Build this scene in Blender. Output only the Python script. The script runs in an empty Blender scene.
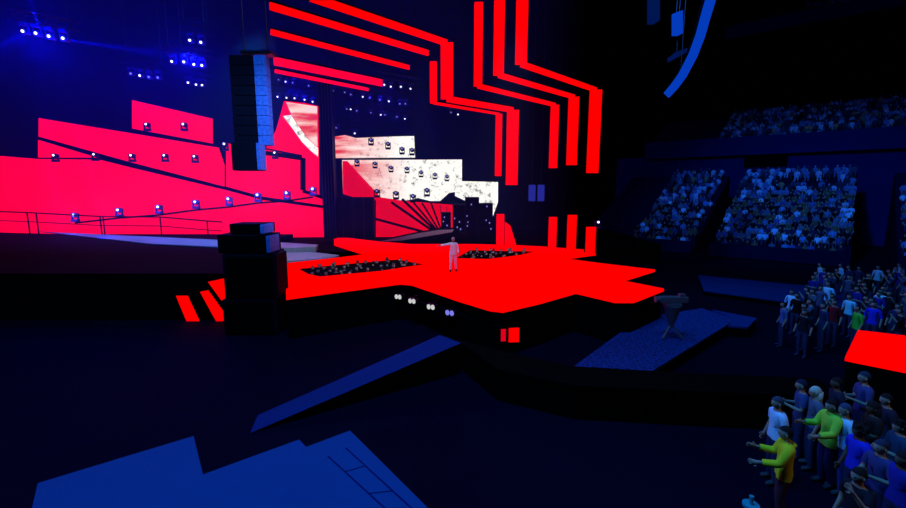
import bpy, bmesh, math, random
from mathutils import Vector, Matrix, Euler
from mathutils.geometry import tessellate_polygon
random.seed(7)
sc = bpy.context.scene
C = sc.collection
R = math.radians

# ------------------------------------------------------------------ camera
H = 5.7            # eye height above the arena floor
F = 440.0          # focal length in pixels of the 906 px wide frame
TH = R(8.3)        # pitch down
cam_d = bpy.data.cameras.new('camera')
cam_d.lens = F / 906 * 36
cam_d.sensor_width = 36
cam_d.clip_end = 400
cam = bpy.data.objects.new('camera', cam_d)
C.objects.link(cam)
cam.location = (0, 0, H)
cam.rotation_euler = (R(90) - TH, 0, 0)
sc.camera = cam
vs = sc.view_settings
vs.view_transform = 'Standard'; vs.look = 'None'; vs.exposure = 0; vs.gamma = 1
vs.use_curve_mapping = False

def ray(u, v):
    x = (u - 453) / F; y = -(v - 254) / F
    return Vector((x, math.cos(TH) + y * math.sin(TH), -math.sin(TH) + y * math.cos(TH)))
def at_z(u, v, z):
    d = ray(u, v); t = (z - H) / d.z
    return Vector((d.x * t, d.y * t, z))
def at_y(u, v, Y):
    d = ray(u, v); t = Y / d.y
    return Vector((d.x * t, Y, H + d.z * t))

# ------------------------------------------------------------------ materials
def mat(name, col, rough=.7, metal=0, emit=None, es=0, noise=0, scale=6, spec=.3):
    m = bpy.data.materials.new(name); m.use_nodes = True
    nt = m.node_tree; b = nt.nodes['Principled BSDF']
    b.inputs['Base Color'].default_value = (*col, 1)
    b.inputs['Roughness'].default_value = rough
    b.inputs['Metallic'].default_value = metal
    b.inputs['Specular IOR Level'].default_value = spec
    if emit:
        b.inputs['Emission Color'].default_value = (*emit, 1)
        b.inputs['Emission Strength'].default_value = es
    if noise:
        tc = nt.nodes.new('ShaderNodeTexCoord'); n = nt.nodes.new('ShaderNodeTexNoise')
        n.inputs['Scale'].default_value = scale; n.inputs['Detail'].default_value = 6
        mx = nt.nodes.new('ShaderNodeMix'); mx.data_type = 'RGBA'
        mx.inputs['A'].default_value = (*[c * (1 - noise) for c in col], 1)
        mx.inputs['B'].default_value = (*[min(1, c * (1 + noise)) for c in col], 1)
        nt.links.new(tc.outputs['Object'], n.inputs['Vector'])
        nt.links.new(n.outputs['Fac'], mx.inputs['Factor'])
        nt.links.new(mx.outputs['Result'], b.inputs['Base Color'])
        bp = nt.nodes.new('ShaderNodeBump'); bp.inputs['Strength'].default_value = .15
        nt.links.new(n.outputs['Fac'], bp.inputs['Height']); nt.links.new(bp.outputs['Normal'], b.inputs['Normal'])
    return m
M = {}
M['floor'] = mat('arena_floor', (.001, .001, .011), .8, noise=.25, scale=1.5, spec=.05)
M['black'] = mat('stage_black', (.002, .002, .002), .9, noise=.3, scale=3, spec=.02)
M['wallblack'] = mat('arena_black', (.002, .002, .003), .9, spec=.02)
M['deckblue'] = mat('pale_blue_deck', (.001, .075, .27), .7, noise=.05, scale=1, spec=.05)
M['groove'] = mat('deck_groove', (.002, .01, .12), .8, spec=.05)
M['rampblue'] = mat('blue_ramp', (.001, .032, .17), .7, noise=.08, scale=2, spec=.05)
M['metal'] = mat('dark_metal', (.03, .03, .04), .4, .8)
M['truss'] = mat('truss_metal', (.012, .012, .015), .6, .2, spec=.1)
M['fixture'] = mat('lamp_body', (.018, .018, .08), .6, spec=.1)
M['camgrey'] = mat('camera_grey', (.10, .11, .14), .5, .2)
M['grey'] = mat('grey_deck', (.22, .22, .24), .6, noise=.2, scale=3)
M['teal'] = mat('lit_walkway', (.01, .33, .42), .6, noise=.5, scale=.6)
M['cab'] = mat('speaker_cabinet', (.004, .005, .012), .7, noise=.3, scale=8, spec=.05)
M['litside'] = mat('speaker_lit_side', (.08, .20, .60), .6, 0, noise=.7, scale=9)  # paler blue paints the light falling on the dark cabinets' sides
M['tier'] = mat('stand_concrete', (.003, .004, .03), .9, noise=.3, scale=2, spec=.03)
M['parapet'] = mat('parapet_blue', (.004, .01, .10), .8, noise=.3, scale=.4, spec=.05)
M['red'] = mat('red_led', (0, 0, 0), .5, emit=(1, 0, 0), es=1.05, spec=0)
M['redpink'] = mat('crimson_led', (0, 0, 0), .5, emit=(1, 0, .035), es=1.05, spec=0)
M['redd'] = mat('deep_red_led', (0, 0, 0), .5, emit=(.72, 0, .012), es=1, spec=0)
M['lamp'] = mat('lamp_lens', (.1, .1, .1), .3, emit=(.72, .74, 1), es=3)
M['lampdim'] = mat('dim_lamp_lens', (.1, .1, .1), .3, emit=(.22, .22, .85), es=.9)
M['warm'] = mat('white_lamp_lens', (.1, .1, .1), .3, emit=(.8, .8, .75), es=.75)
M['bluescreen'] = mat('blue_screen', (0, 0, 0), .4, emit=(.012, .02, .28), es=1)
M['bluelit'] = mat('painted_blue_light', (0, 0, 0), .4, emit=(.001, .042, .48), es=1)  # glow stands in for blue lamp light on the roof truss
M['bluelitdim'] = mat('dim_painted_blue_light', (0, 0, 0), .4, emit=(.0, .006, .07), es=1)  # weaker painted lamp light for the dim hanging panels

# long platform: blue boards with rows of small dark studs
m = mat('studded_blue_boards', (.012, .055, .42), .7, spec=.05); M['stud'] = m
nt = m.node_tree; b = nt.nodes['Principled BSDF']
tc = nt.nodes.new('ShaderNodeTexCoord'); mp = nt.nodes.new('ShaderNodeMapping')
mp.inputs['Rotation'].default_value = (0, 0, R(-38)); mp.inputs['Scale'].default_value = (5, 9, 5)
vo = nt.nodes.new('ShaderNodeTexVoronoi'); vo.inputs['Randomness'].default_value = .35; vo.inputs['Scale'].default_value = 1
cr = nt.nodes.new('ShaderNodeValToRGB')
cr.color_ramp.elements[0].position = .2; cr.color_ramp.elements[0].color = (.001, .002, .012, 1)
cr.color_ramp.elements[1].position = .42; cr.color_ramp.elements[1].color = (.004, .045, .23, 1)
nt.links.new(tc.outputs['Object'], mp.inputs['Vector']); nt.links.new(mp.outputs['Vector'], vo.inputs['Vector'])
nt.links.new(vo.outputs['Distance'], cr.inputs['Fac']); nt.links.new(cr.outputs['Color'], b.inputs['Base Color'])

# video picture: white, grey blotches, pink streaks to the left
def video_mat(name, x0, x1, arc=False):
    m = bpy.data.materials.new(name); m.use_nodes = True
    nt = m.node_tree; b = nt.nodes['Principled BSDF']; L = nt.links.new
    b.inputs['Base Color'].default_value = (0, 0, 0, 1); b.inputs['Specular IOR Level'].default_value = 0
    tc = nt.nodes.new('ShaderNodeTexCoord')
    n1 = nt.nodes.new('ShaderNodeTexNoise'); n1.inputs['Scale'].default_value = 1.6; n1.inputs['Detail'].default_value = 8; n1.inputs['Roughness'].default_value = .8
    r1 = nt.nodes.new('ShaderNodeValToRGB')
    r1.color_ramp.elements[0].position = .36; r1.color_ramp.elements[0].color = (.08, .08, .09, 1)
    r1.color_ramp.elements[1].position = .47; r1.color_ramp.elements[1].color = (1, 1, 1, 1)
    mp = nt.nodes.new('ShaderNodeMapping'); mp.inputs['Rotation'].default_value = (0, R(-30), 0); mp.inputs['Scale'].default_value = (.25, 1, 1.6)
    n2 = nt.nodes.new('ShaderNodeTexNoise'); n2.inputs['Scale'].default_value = .9; n2.inputs['Detail'].default_value = 3
    r2 = nt.nodes.new('ShaderNodeValToRGB')
    r2.color_ramp.elements[0].position = .40; r2.color_ramp.elements[0].color = (.78, .03, .05, 1)
    r2.color_ramp.elements[1].position = .60; r2.color_ramp.elements[1].color = (1, .66, .66, 1)
    sp = nt.nodes.new('ShaderNodeSeparateXYZ'); mr = nt.nodes.new('ShaderNodeMapRange')
    mr.inputs['From Min'].default_value = x0; mr.inputs['From Max'].default_value = x1
    mx = nt.nodes.new('ShaderNodeMix'); mx.data_type = 'RGBA'
    L(tc.outputs['Object'], n1.inputs['Vector']); L(n1.outputs['Fac'], r1.inputs['Fac'])
    L(tc.outputs['Object'], mp.inputs['Vector']); L(mp.outputs['Vector'], n2.inputs['Vector']); L(n2.outputs['Fac'], r2.inputs['Fac'])
    L(tc.outputs['Object'], sp.inputs[0]); L(sp.outputs['X'], mr.inputs['Value']); L(mr.outputs[0], mx.inputs['Factor'])
    L(r2.outputs['Color'], mx.inputs['A']); L(r1.outputs['Color'], mx.inputs['B'])
    L(mx.outputs['Result'], b.inputs['Emission Color']); b.inputs['Emission Strength'].default_value = 1.05
    return m

def objcol_mat(name, rough=.85):
    m = bpy.data.materials.new(name); m.use_nodes = True
    nt = m.node_tree; b = nt.nodes['Principled BSDF']
    oi = nt.nodes.new('ShaderNodeObjectInfo')
    nt.links.new(oi.outputs['Color'], b.inputs['Base Color'])
    b.inputs['Roughness'].default_value = rough; b.inputs['Specular IOR Level'].default_value = .1
    return m
M['cloth'] = objcol_mat('dyed_cloth')
M['skin'] = mat('skin', (.42, .27, .20), .6, spec=.1)
M['dskin'] = mat('dark_skin', (.16, .09, .06), .6, spec=.1)
M['pants'] = mat('dark_trousers', (.03, .04, .10), .9, spec=.05)
M['hairdark'] = mat('dark_hair', (.012, .01, .012), .6)
M['eye'] = mat('eye', (.02, .02, .02), .3)
# random colours for the uncountable far crowd, one colour per figure
m = bpy.data.materials.new('mixed_cloth'); m.use_nodes = True; M['mixed'] = m
nt = m.node_tree; b = nt.nodes['Principled BSDF']; g = nt.nodes.new('ShaderNodeNewGeometry'); cr = nt.nodes.new('ShaderNodeValToRGB')
cr.color_ramp.interpolation = 'CONSTANT'
for i, (p, c) in enumerate([(0, (.02, .03, .06)), (.3, (.10, .2, .4)), (.5, (.04, .06, .12)), (.62, (.35, .5, .7)), (.8, (.3, .22, .12)), (.86, (.01, .01, .02))]):
    e = cr.color_ramp.elements[i] if i < 2 else cr.color_ramp.elements.new(p)
    e.position = p; e.color = (*c, 1)
nt.links.new(g.outputs['Random Per Island'], cr.inputs['Fac']); nt.links.new(cr.outputs['Color'], b.inputs['Base Color'])
b.inputs['Specular IOR Level'].default_value = .05

# ------------------------------------------------------------------ mesh helpers
def tag(o, label=None, cat=None, group=None, kind=None):
    if label: o['label'] = label
    if cat: o['category'] = cat
    if group: o['group'] = group
    if kind: o['kind'] = kind
    return o
def link(name, me, m=None, parent=None):
    o = bpy.data.objects.new(name, me); C.objects.link(o)
    if m is not None:
        for k in (m if isinstance(m, (list, tuple)) else [m]): me.materials.append(M[k] if isinstance(k, str) else k)
    if parent: o.parent = parent
    return o
class MB:
    def __init__(s): s.v = []; s.f = []
    def add(s, vs_, fs):
        n = len(s.v); s.v += [tuple(p) for p in vs_]; s.f += [tuple(i + n for i in f) for f in fs]; return s
    def box(s, c, d, rz=0):
        m_ = Matrix.Rotation(rz, 3, 'Z'); c = Vector(c)
        P = [c + m_ @ Vector((x * d[0] / 2, y * d[1] / 2, z * d[2] / 2)) for z in (-1, 1) for y in (-1, 1) for x in (-1, 1)]
        return s.add(P, [(0, 2, 3, 1), (4, 5, 7, 6), (0, 1, 5, 4), (2, 6, 7, 3), (0, 4, 6, 2), (1, 3, 7, 5)])
    def beam(s, a, b, w, h, up=(0, 0, 1), ext=0):
        a = Vector(a); b = Vector(b); d = (b - a).normalized(); a = a - d * ext; b = b + d * ext
        up = Vector(up)
        if abs(d.dot(up)) > .97: up = Vector((0, 1, 0))
        sx = d.cross(up).normalized(); uz = sx.cross(d)
        P = [p + sx * (i * w / 2) + uz * (j * h / 2) for p in (a, b) for i, j in ((-1, -1), (1, -1), (1, 1), (-1, 1))]
        return s.add(P, [(0, 1, 2, 3), (7, 6, 5, 4), (0, 4, 5, 1), (1, 5, 6, 2), (2, 6, 7, 3), (3, 7, 4, 0)])
    def prism(s, poly, off, holes=()):
        off = Vector(off); loops = [[Vector(p) for p in poly]] + [[Vector(p) for p in h] for h in holes]
        flat = [p for l in loops for p in l]; n = len(flat)
        tr = tessellate_polygon(loops)
        fs = [t for t in tr] + [tuple(i + n for i in reversed(t)) for t in tr]
        k = 0
        for l in loops:
            for i in range(len(l)):
                a = k + i; b_ = k + (i + 1) % len(l); fs.append((a, b_, b_ + n, a + n))
            k += len(l)
        return s.add(flat + [p + off for p in flat], fs)
    def cyl(s, a, b, r, n=10, r2=None):
        a = Vector(a); b = Vector(b); d = (b - a).normalized(); up = Vector((0, 0, 1)) if abs(d.z) < .9 else Vector((1, 0, 0))
        x = d.cross(up).normalized(); y = d.cross(x); r2 = r if r2 is None else r2
        P = [p + (x * math.cos(t * 2 * math.pi / n) + y * math.sin(t * 2 * math.pi / n)) * q for p, q in ((a, r), (b, r2)) for t in range(n)]
        return s.add(P, [(i, (i + 1) % n, n + (i + 1) % n, n + i) for i in range(n)] + [tuple(range(n - 1, -1, -1)), tuple(range(n, 2 * n))])
    def build(s, name, m, parent=None, bevel=0, smooth=False):
        me = bpy.data.meshes.new(name); me.from_pydata(s.v, [], s.f)
        bm = bmesh.new(); bm.from_mesh(me)
        bmesh.ops.recalc_face_normals(bm, faces=bm.faces)
        if bevel: bmesh.ops.bevel(bm, geom=list(bm.edges), offset=bevel, segments=2, affect='EDGES', profile=.7)
        bm.to_mesh(me); bm.free()
        if smooth:
            for p in me.polygons: p.use_smooth = True
        return link(name, me, m, parent)
def empty(name, loc, label=None, cat=None, group=None, rz=0):
    o = bpy.data.objects.new(name, None); C.objects.link(o); o.location = loc; o.rotation_euler.z = rz
    o.empty_display_size = .2
    return tag(o, label, cat, group)
def keep(root):
    """parts were built in world coordinates: make them follow the root"""
    mi = Matrix.Translation(root.location).inverted()
    for ch in root.children:
        ch.matrix_parent_inverse = mi
    return root
def copy_tree(o, parent=None):
    c = o.copy(); C.objects.link(c)
    if parent: c.parent = parent; 
    for ch in o.children: copy_tree(ch, c)
    return c

# ------------------------------------------------------------------ setting
def struct(o): return tag(o, kind='structure')
struct(MB().box((5, 30, -.1), (130, 110, .2)).build('floor', 'floor'))
struct(MB().box((5, 30, 36.2), (130, 110, .4)).build('ceiling', 'wallblack'))
struct(MB().box((5, 85.2, 18), (130, .4, 36)).build('wall_back', 'wallblack'))
struct(MB().box((-60.2, 30, 18), (.4, 110, 36)).build('wall_left', 'wallblack'))
struct(MB().box((70.2, 30, 18), (.4, 110, 36)).build('wall_right', 'wallblack'))
struct(MB().box((5, -25.2, 18), (130, .4, 36)).build('wall_front', 'wallblack'))

# ------------------------------------------------------------------ main stage
ZS = 1.7
def zpoly(pts, z): return [at_z(u, v, z) for u, v in pts]
outer = [(286, 297), (330, 291), (400, 282), (412, 283), (458, 298.5), (490, 308), (503, 309.5), (540, 301), (576, 291), (615, 300), (634, 300),
         (664, 288.5), (621, 280), (655, 269.5), (600, 263), (563, 258), (596, 253.5), (585, 249.5), (544, 246.5), (515, 245), (470, 244), (410, 244),
         (375, 241), (334, 236), (334, 244), (366, 254), (338, 257.5), (286, 263)]
pit1 = [(296, 267), (330, 263.5), (397, 257.5), (430, 263.5), (405, 267), (380, 271), (320, 276.5), (308, 274)]
pit2 = [(453, 258), (470, 248.5), (540, 250), (520, 255), (488, 259)]
root = empty('main_stage', at_z(450, 280, 0), 'large angular main stage with glowing red floor and black sides', 'stage')
o = outer; P = zpoly(o, ZS)
MB().prism(P, (0, 0, -.12), [zpoly(pit1, ZS), zpoly(pit2, ZS)]).build('led_floor', 'red', root)
def shrink(poly, d, z, grow=False):
    n = len(poly); out = []; ar = sum(poly[i].x * poly[(i + 1) % n].y - poly[(i + 1) % n].x * poly[i].y for i in range(n))
    s = 1 if ar > 0 else -1
    if grow: s = -s
    for i in range(n):
        a, b, c = poly[i - 1], poly[i], poly[(i + 1) % n]
        n1 = Vector((-(b - a).y, (b - a).x)).normalized(); n2 = Vector((-(c - b).y, (c - b).x)).normalized()
        q = n1 + n2; q = q.normalized() if q.length > .2 else n1
        out.append(Vector((b.x + q.x * d * s, b.y + q.y * d * s, z)))
    return out
under = shrink(P, .06, ZS - .125)
for pp_ in (pit1, pit2): MB().prism(shrink(zpoly(pp_, ZS), -.02, .03), (0, 0, -.02)).build('pit_floor', 'black', root)
MB().prism(under, (0, 0, -(ZS - .125)), [shrink(zpoly(pit1, 0), .06, ZS - .125, True), shrink(zpoly(pit2, 0), .06, ZS - .125, True)]).build('skirt', 'black', root)
# rail that carries the front lamps, below the front left edge
fa, fb, fc = at_z(400, 282, ZS), at_z(503, 309.5, ZS), at_z(576, 291, ZS)
nrm = Vector((-(fb - fa).y, (fb - fa).x, 0)).normalized() * -1
nr2 = Vector(((fc - fb).y, -(fc - fb).x, 0)).normalized()
MB().beam(fa + nrm * .05 + Vector((0, 0, -.62)), fb + nrm * .05 + Vector((0, 0, -.62)), .07, .07).build('lamp_rail', 'metal', root)
keep(root)
# footlights on the rail
def footlight(px, kind, lab):
    lo, hi = 0.0, 1.0
    for _ in range(40):                      # the spot on the rail seen at this column
        t = (lo + hi) / 2; p = fa.lerp(fb, t)
        if 453 + F * p.x / (p.y * math.cos(TH) - (p.z - H) * math.sin(TH)) < px: lo = t
        else: hi = t
    p = fa.lerp(fb, t) + nrm * .22 + Vector((0, 0, -.58)); d = (fb - fa).normalized()
    r_ = empty('footlight', p, lab, 'stage light', 'footlights under the stage edge')
    a = math.atan2(d.y, d.x)
    MB().box((0, .06, 0), (.5, .2, .22)).build('housing', 'metal', r_, .02)
    e = MB()
    for k in (-1, 1): e.cyl((k * .125, -.04, .015 * k), (k * .125, -.075, .015 * k), .1, 14)
    e.build('lens', kind, r_)
    MB().box((0, .17, .1), (.1, .12, .2)).build('bracket', 'metal', r_)
    r_.rotation_euler.z = a
for px, k, lab in ((403, 'warm', 'white twin lamp under the stage edge, farthest from the front corner'),
                   (417, 'warm', 'bright white twin lamp under the stage edge, second in the row'),
                   (436, 'warm', 'bright white twin lamp under the stage edge, third in the row'),
                   (455, 'lampdim', 'dim lamp under the stage edge, nearest the front corner')):
    footlight(px, k, lab)
# small red screen at the front corner
p = at_z(513, 309, ZS) + Vector((0, -.2, 0))
s_root = empty('red_screen', (p.x, p.y, .85), 'small red screen mounted under the front corner of the stage', 'screen')
MB().box((0, .05, 0), (.42, .08, .56)).build('frame', 'black', s_root)
MB().box((.02, 0, 0), (.36, .03, .50)).build('panel', 'red', s_root)
MB().box((-.32, .09, -.02), (.16, .04, .42)).build('side_panel', 'redd', s_root)
s_root.rotation_euler.z = R(8)
# low back deck, round riser
struct_root = MB().box((1, 39.6, .8), (30, 12, 1.6)).build('back_deck', 'black'); tag(struct_root, 'black raised deck behind the red stage floor', 'stage deck')
tag(MB().prism(zpoly([(284, 252), (312, 252), (339, 255), (335, 257), (284, 261.5)], 1.62), (0, 0, -1.62)).build('side_platform', 'grey'), 'grey side platform between the speaker stack and red floor', 'platform')
def disc(n, c, rx, ry, z): return [Vector((c.x + rx * math.cos(i * 2 * math.pi / n), c.y + ry * math.sin(i * 2 * math.pi / n), z)) for i in range(n)]
RY = 33.8
q = [at_y(u, v, RY) for u, v in ((380, 241.5), (400, 237), (420, 233), (440, 229.8), (456, 229.5), (468, 236), (468, 246.5), (430, 246), (400, 244))]
root = empty('curved_riser', (q[3].x, RY, ZS), 'black curved riser with a sloping grey rim before the red fan screen', 'riser')
MB().prism(q, (0, 1.6, 0)).build('base', 'black', root)
q2 = [at_y(u, v, RY - .02) for u, v in ((380, 241.5), (400, 237), (420, 233), (440, 229.8), (454, 229.5), (452, 232), (425, 236.5), (402, 240.3))]
MB().prism(q2, (0, -.1, 0)).build('rim', 'grey', root)
keep(root)

# ------------------------------------------------------------------ stage left wing
WZ = 2.1; WY = 18.8
wing = empty('side_stage', (-22, 26, 0), 'black side stage with a slim lit walkway at its back', 'stage')
wp = [Vector((-41, WY, WZ)), Vector((-7.9, WY, WZ)), at_z(284, 266, WZ), at_z(284, 249, WZ), at_z(270, 246, WZ), at_z(270, 240.5, WZ), Vector((at_z(270, 240.5, WZ).x, 36, WZ)), Vector((-41, 36, WZ))]
MB().prism(wp, (0, 0, -WZ)).build('deck', 'black', wing)
MB().prism(zpoly([(40, 231.5), (222, 240), (222, 247), (150, 243.5), (90, 237)], WZ + .06), (0, 0, -.05)).build('walkway', 'teal', wing)
MB().prism(zpoly([(275, 242), (318, 244.5), (316, 247), (276, 248)], WZ - .2), (0, 0, -1.9)).build('walkway', 'grey', wing)
keep(wing)
for pts, lab in ((((176, 296), (187, 296), (201, 326), (189, 327.5)), 'slanted red light bar on the black side stage, farthest from the speaker stack'),
                 (((200, 292), (207.5, 290.5), (228, 319), (217, 323)), 'slanted red light bar on the black side stage, middle of three'),
                 (((208, 282), (224, 278.5), (226, 303), (221, 300)), 'short triangular red light bar beside the speaker stack')):
    q = [at_y(u, v, WY - .14) for u, v in pts]
    cpt = sum(q, Vector()) / len(q)
    r_ = empty('light_bar', cpt, lab, 'light bar', 'slanted light bars on the side stage')
    MB().prism(q, (0, .06, 0)).build('led_strip', 'red', r_)
    MB().prism([Vector((p.x + (p.x - cpt.x) * .06, p.y + .06, p.z + (p.z - cpt.z) * .04)) for p in q], (0, .07, 0)).build('housing', 'black', r_)
    keep(r_)

# ------------------------------------------------------------------ led walls
def led_panel(pts, Y, m, label, group=None, name='led_wall', extra=None):
    q = [at_y(u, v, Y) for u, v in pts]
    cx = sum(p.x for p in q) / len(q); zb = min(p.z for p in q)
    r_ = empty(name, (cx, Y, zb), label, 'led screen', group)
    MB().prism(q, (0, .12, 0)).build('screen', m, r_)
    cc = sum(q, Vector()) / len(q)
    MB().prism([Vector((cc.x + (p.x - cc.x) * 1.004, p.y + .12, cc.z + (p.z - cc.z) * 1.004)) for p in q], (0, .35, 0)).build('frame', 'black', r_)
    if extra: extra(r_)
    return keep(r_)
YW = 38
G = 'red screens of the stepped back wall'
led_panel([(-60, 151), (38, 159), (98, 159.5), (132, 168), (225, 190), (262, 200), (328, 209), (330, 237), (220, 238), (60, 234), (-60, 231)], YW, 'redpink',
          'long low red screen along the bottom of the back wall', G)
led_panel([(38, 140), (96, 157.5), (38, 157.5)], YW, 'redpink', 'small triangular red screen above the long low one', G)
led_panel([(38.5, 118), (130, 133), (218, 147.5), (224, 165), (224, 186.5), (130, 162), (38.5, 136.5)], YW, 'redpink', 'broad red screen in the middle step of the back wall', G)
led_panel([(132, 100), (212, 118.5), (212, 143.5), (132, 128.5)], YW, 'redpink', 'small topmost red screen of the back wall', G)
led_panel([(226, 143), (268, 150), (300, 157), (302, 190), (328, 201), (328, 206), (262, 196.5), (226, 186.5)], YW, 'redpink', 'stepped red screen beneath the hanging speaker', G)
YA = 38.6
def arc_extra(r_):
    pts = [(283, 116), (292, 128), (302, 142), (311, 151), (318, 157), (318, 148), (308, 139), (299, 127), (291, 115)]
    MB().prism([at_y(u, v, YA - .02) for u, v in ((286, 102), (317, 106.5), (317.5, 147), (308, 138), (299, 126), (291, 114))], (0, .01, 0)).build('rosy_picture', video_mat('rosy_picture', -10, 14), r_)
    MB().prism([at_y(u, v, YA - .03) for u, v in pts], (0, .02, 0)).build('bright_arc', video_mat('pale_picture', -60, -40), r_)
M['vidred'] = mat('red_picture', (0, 0, 0), emit=(.9, .04, .07), es=1)
led_panel([(284, 101), (305, 103), (318, 106), (319, 198), (304, 190), (302, 155), (266, 148), (276, 130)], YA, 'redpink',
          'tall red screen with a white arc beside the black tower', G, extra=arc_extra)
led_panel([(332, 137), (345, 135), (356, 138), (392, 136.5), (414, 136), (415, 157.5), (331, 158)], 40.5, video_mat('video_top', -10.2, -4.8), 'topmost white video screen with pinkish left end', 'white video screens of the back wall', 'video_screen')
def red_tri(r_):
    MB().prism([at_y(u, v, 40.37) for u, v in ((342.5, 161), (347, 161), (384, 201), (360, 199), (343, 194))], (0, .1, 0)).build('red_picture', 'redd', r_)
led_panel([(342, 160), (462, 159.5), (462, 183), (461, 191), (449, 193), (440, 201), (430, 201), (418, 198), (404, 201), (384, 201), (360, 199), (343, 194)], 40.5, video_mat('video_middle', -9.2, -3.8),
          'largest white video screen with a red lower left corner', 'white video screens of the back wall', 'video_screen', extra=red_tri)
led_panel([(455, 181), (498, 182), (498, 202), (492, 219), (474, 216), (470, 203), (455, 196)], 39.6, video_mat('video_right', -4, -2.5), 'smallest white video screen, lowest and next to the red bars', 'white video screens of the back wall', 'video_screen')
def fan_extra(r_):
    e = MB()
    for u, v in ((374, 218.5), (391, 202), (402, 199), (413, 202), (422, 203), (431, 203), (440, 205), (447, 207)):
        a = at_y(u, v, 38.35); b = at_y(444 + (u - 440) * .08, 236, 38.35); e.beam(a, b, .05, .22 if u < 410 else .16, up=(0, 0, 1))
    e.build('dark_ray', 'black', r_)
led_panel([(376, 197), (404, 201), (455, 205), (452, 236), (440, 238), (376, 242)], 38.5, 'redd', 'red fan-shaped screen crossed by black rays', G, 'fan_screen', extra=fan_extra)

# dark towers between the screens
def tower(name, x0, x1, y0, yb, Y, lab):
    a = at_y(x0, y0, Y); b = at_y(x1, y0, Y); zb = at_y(x0, yb, Y).z; w = b.x - a.x; cx = (a.x + b.x) / 2
    r_ = empty(name, (cx, Y, zb), lab, 'tower')
    MB().box((0, 0, (a.z - zb) / 2), (w * .94, .9, a.z - zb)).build('body', 'cab', r_)
    e = MB()
    for i in range(5): e.box((-w / 2 + w * i / 4, -.5, (a.z - zb) / 2), (.07, .07, a.z - zb))
    e.build('frame', 'metal', r_)
    return r_
tower('black_tower', 319, 331, 62, 238, 36.6, 'tall narrow black tower between red and white screens')
tower('stage_cabinet', 333, 375, 197, 238.5, 37.4, 'black cabinet with vertical frames left of the fan screen')

# walkway railing in front of the low screen
root = empty('railing', at_y(80, 235, 35.2), 'thin dark railing in front of the long low red screen', 'railing')
e = MB()
rp = [(-20, 211), (27, 212.5), (100, 216.5), (160, 217), (207, 221), (222, 222)]
for a, b_ in zip(rp, rp[1:]):
    for dv in (0, 9): e.beam(at_y(a[0], a[1] + dv, 35.2), at_y(b_[0], b_[1] + dv, 35.2), .05, .05 if dv else .09)
e.build('rail', 'black', root)
for u, v in rp[1:5] + [(36, 213), (103, 217)]:
    a = at_y(u, v, 35.2); MB().box((a.x, 35.2, (a.z + 2.1) / 2), (.07, .07, a.z - 2.1)).build('post', 'black', root)
keep(root)

# ------------------------------------------------------------------ moving head lamps
proto_head = empty('moving_head_light', (0, 0, 0), 'x', 'stage light')
MB().box((0, 0, .1), (.42, .34, .16)).build('base', 'fixture', proto_head, .02)
y_ = MB()
for s in (-1, 1): y_.box((s * .21, 0, .38), (.05, .16, .48))
y_.box((0, 0, .17), (.44, .18, .05)); y_.build('yoke', 'fixture', proto_head)
MB().cyl((0, .22, .46), (0, -.12, .52), .17, 14).build('head', 'fixture', proto_head, smooth=False)
proto_lens = MB().cyl((0, -.13, .52), (0, -.17, .527), .075, 12).build('lens', 'lamp', proto_head)
used = [False]; darkparts = {}
def lamp(loc, label, group, s=1, dim=False, flip=False):
    if used[0]: o = copy_tree(proto_head)
    else: o = proto_head; used[0] = True
    o.location = loc; o.scale = (s, s, s)
    if flip: o.rotation_euler = (0, math.pi, 0)
    o['label'] = label; o['group'] = group
    if 'dark moving light' in label:
        for ch in o.children:
            if not ch.name.startswith('lens'):
                k_ = ch.name.split('.')[0]
                if k_ not in darkparts: darkparts[k_] = ch.data.copy(); darkparts[k_].materials[0] = M['black']
                ch.data = darkparts[k_]
    if dim:
        for ch in o.children:
            if ch.name.startswith('lens'):
                ch.data = dimlens
    return o
dimlens = proto_lens.data.copy(); dimlens.materials[0] = M['lampdim']
ords = ['first', 'second', 'third', 'fourth', 'fifth', 'sixth', 'seventh', 'eighth', 'ninth', 'tenth', 'eleventh', 'twelfth', 'thirteenth', 'fourteenth', 'fifteenth', 'sixteenth']
low = [(75, 216), (119, 211), (159, 208), (196, 203), (229, 200), (258, 196), (287, 194), (313, 190)]
for i, (u, v) in enumerate(low):
    p = at_y(u, v, 36.2); lamp((p.x, p.y, p.z - .5), 'moving light in front of the long low red screen, %s along from its outer end' % ords[i], 'moving lights on the lower walkway', 1.15)
e = MB(); 
for a, b_ in zip(low, low[1:]):
    e.beam(at_y(a[0], a[1] + 7, 36.2), at_y(b_[0], b_[1] + 7, 36.2), .08, .14)
tag(e.build('lighting_rail', 'black'), 'thin black rail carrying the lower row of moving lights', 'rail')
mid = [(55, 156), (95, 155), (132, 156), (165, 156), (195, 157)]
for i, (u, v) in enumerate(mid):
    p = at_y(u, v, 37.2); lamp((p.x, p.y, p.z - .5), 'moving light at the foot of the broad red screen, %s from its outer end' % ords[i], 'moving lights on the middle step', 1.05)
for i, (u, v) in enumerate([(147, 125), (184, 125)]):
    p = at_y(u, v, 37.2); lamp((p.x, p.y, p.z - .5), 'moving light at the foot of the topmost red screen, %s' % ('outer one' if i == 0 else 'inner one'), 'moving lights on the top step', 1.05)
p = at_y(275, 153, 37.2); lamp((p.x, p.y, p.z - .5), 'moving light on the dark ledge beside the white arc screen', 'moving lights on the ledge', 1)
p = at_y(225, 145, 37.2); lamp((p.x, p.y, p.z - .5), 'moving light with wide white lens at the hanging speaker', 'moving lights on the ledge', 1.1)
e = MB(); e.beam(at_y(266, 153, 37.3), at_y(300, 158, 37.3), .2, .35); e.beam(at_y(303, 158, 37.3), at_y(303, 190, 37.3), .35, .3); e.beam(at_y(303, 191, 37.3), at_y(330, 200, 37.3), .2, .25)
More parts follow.
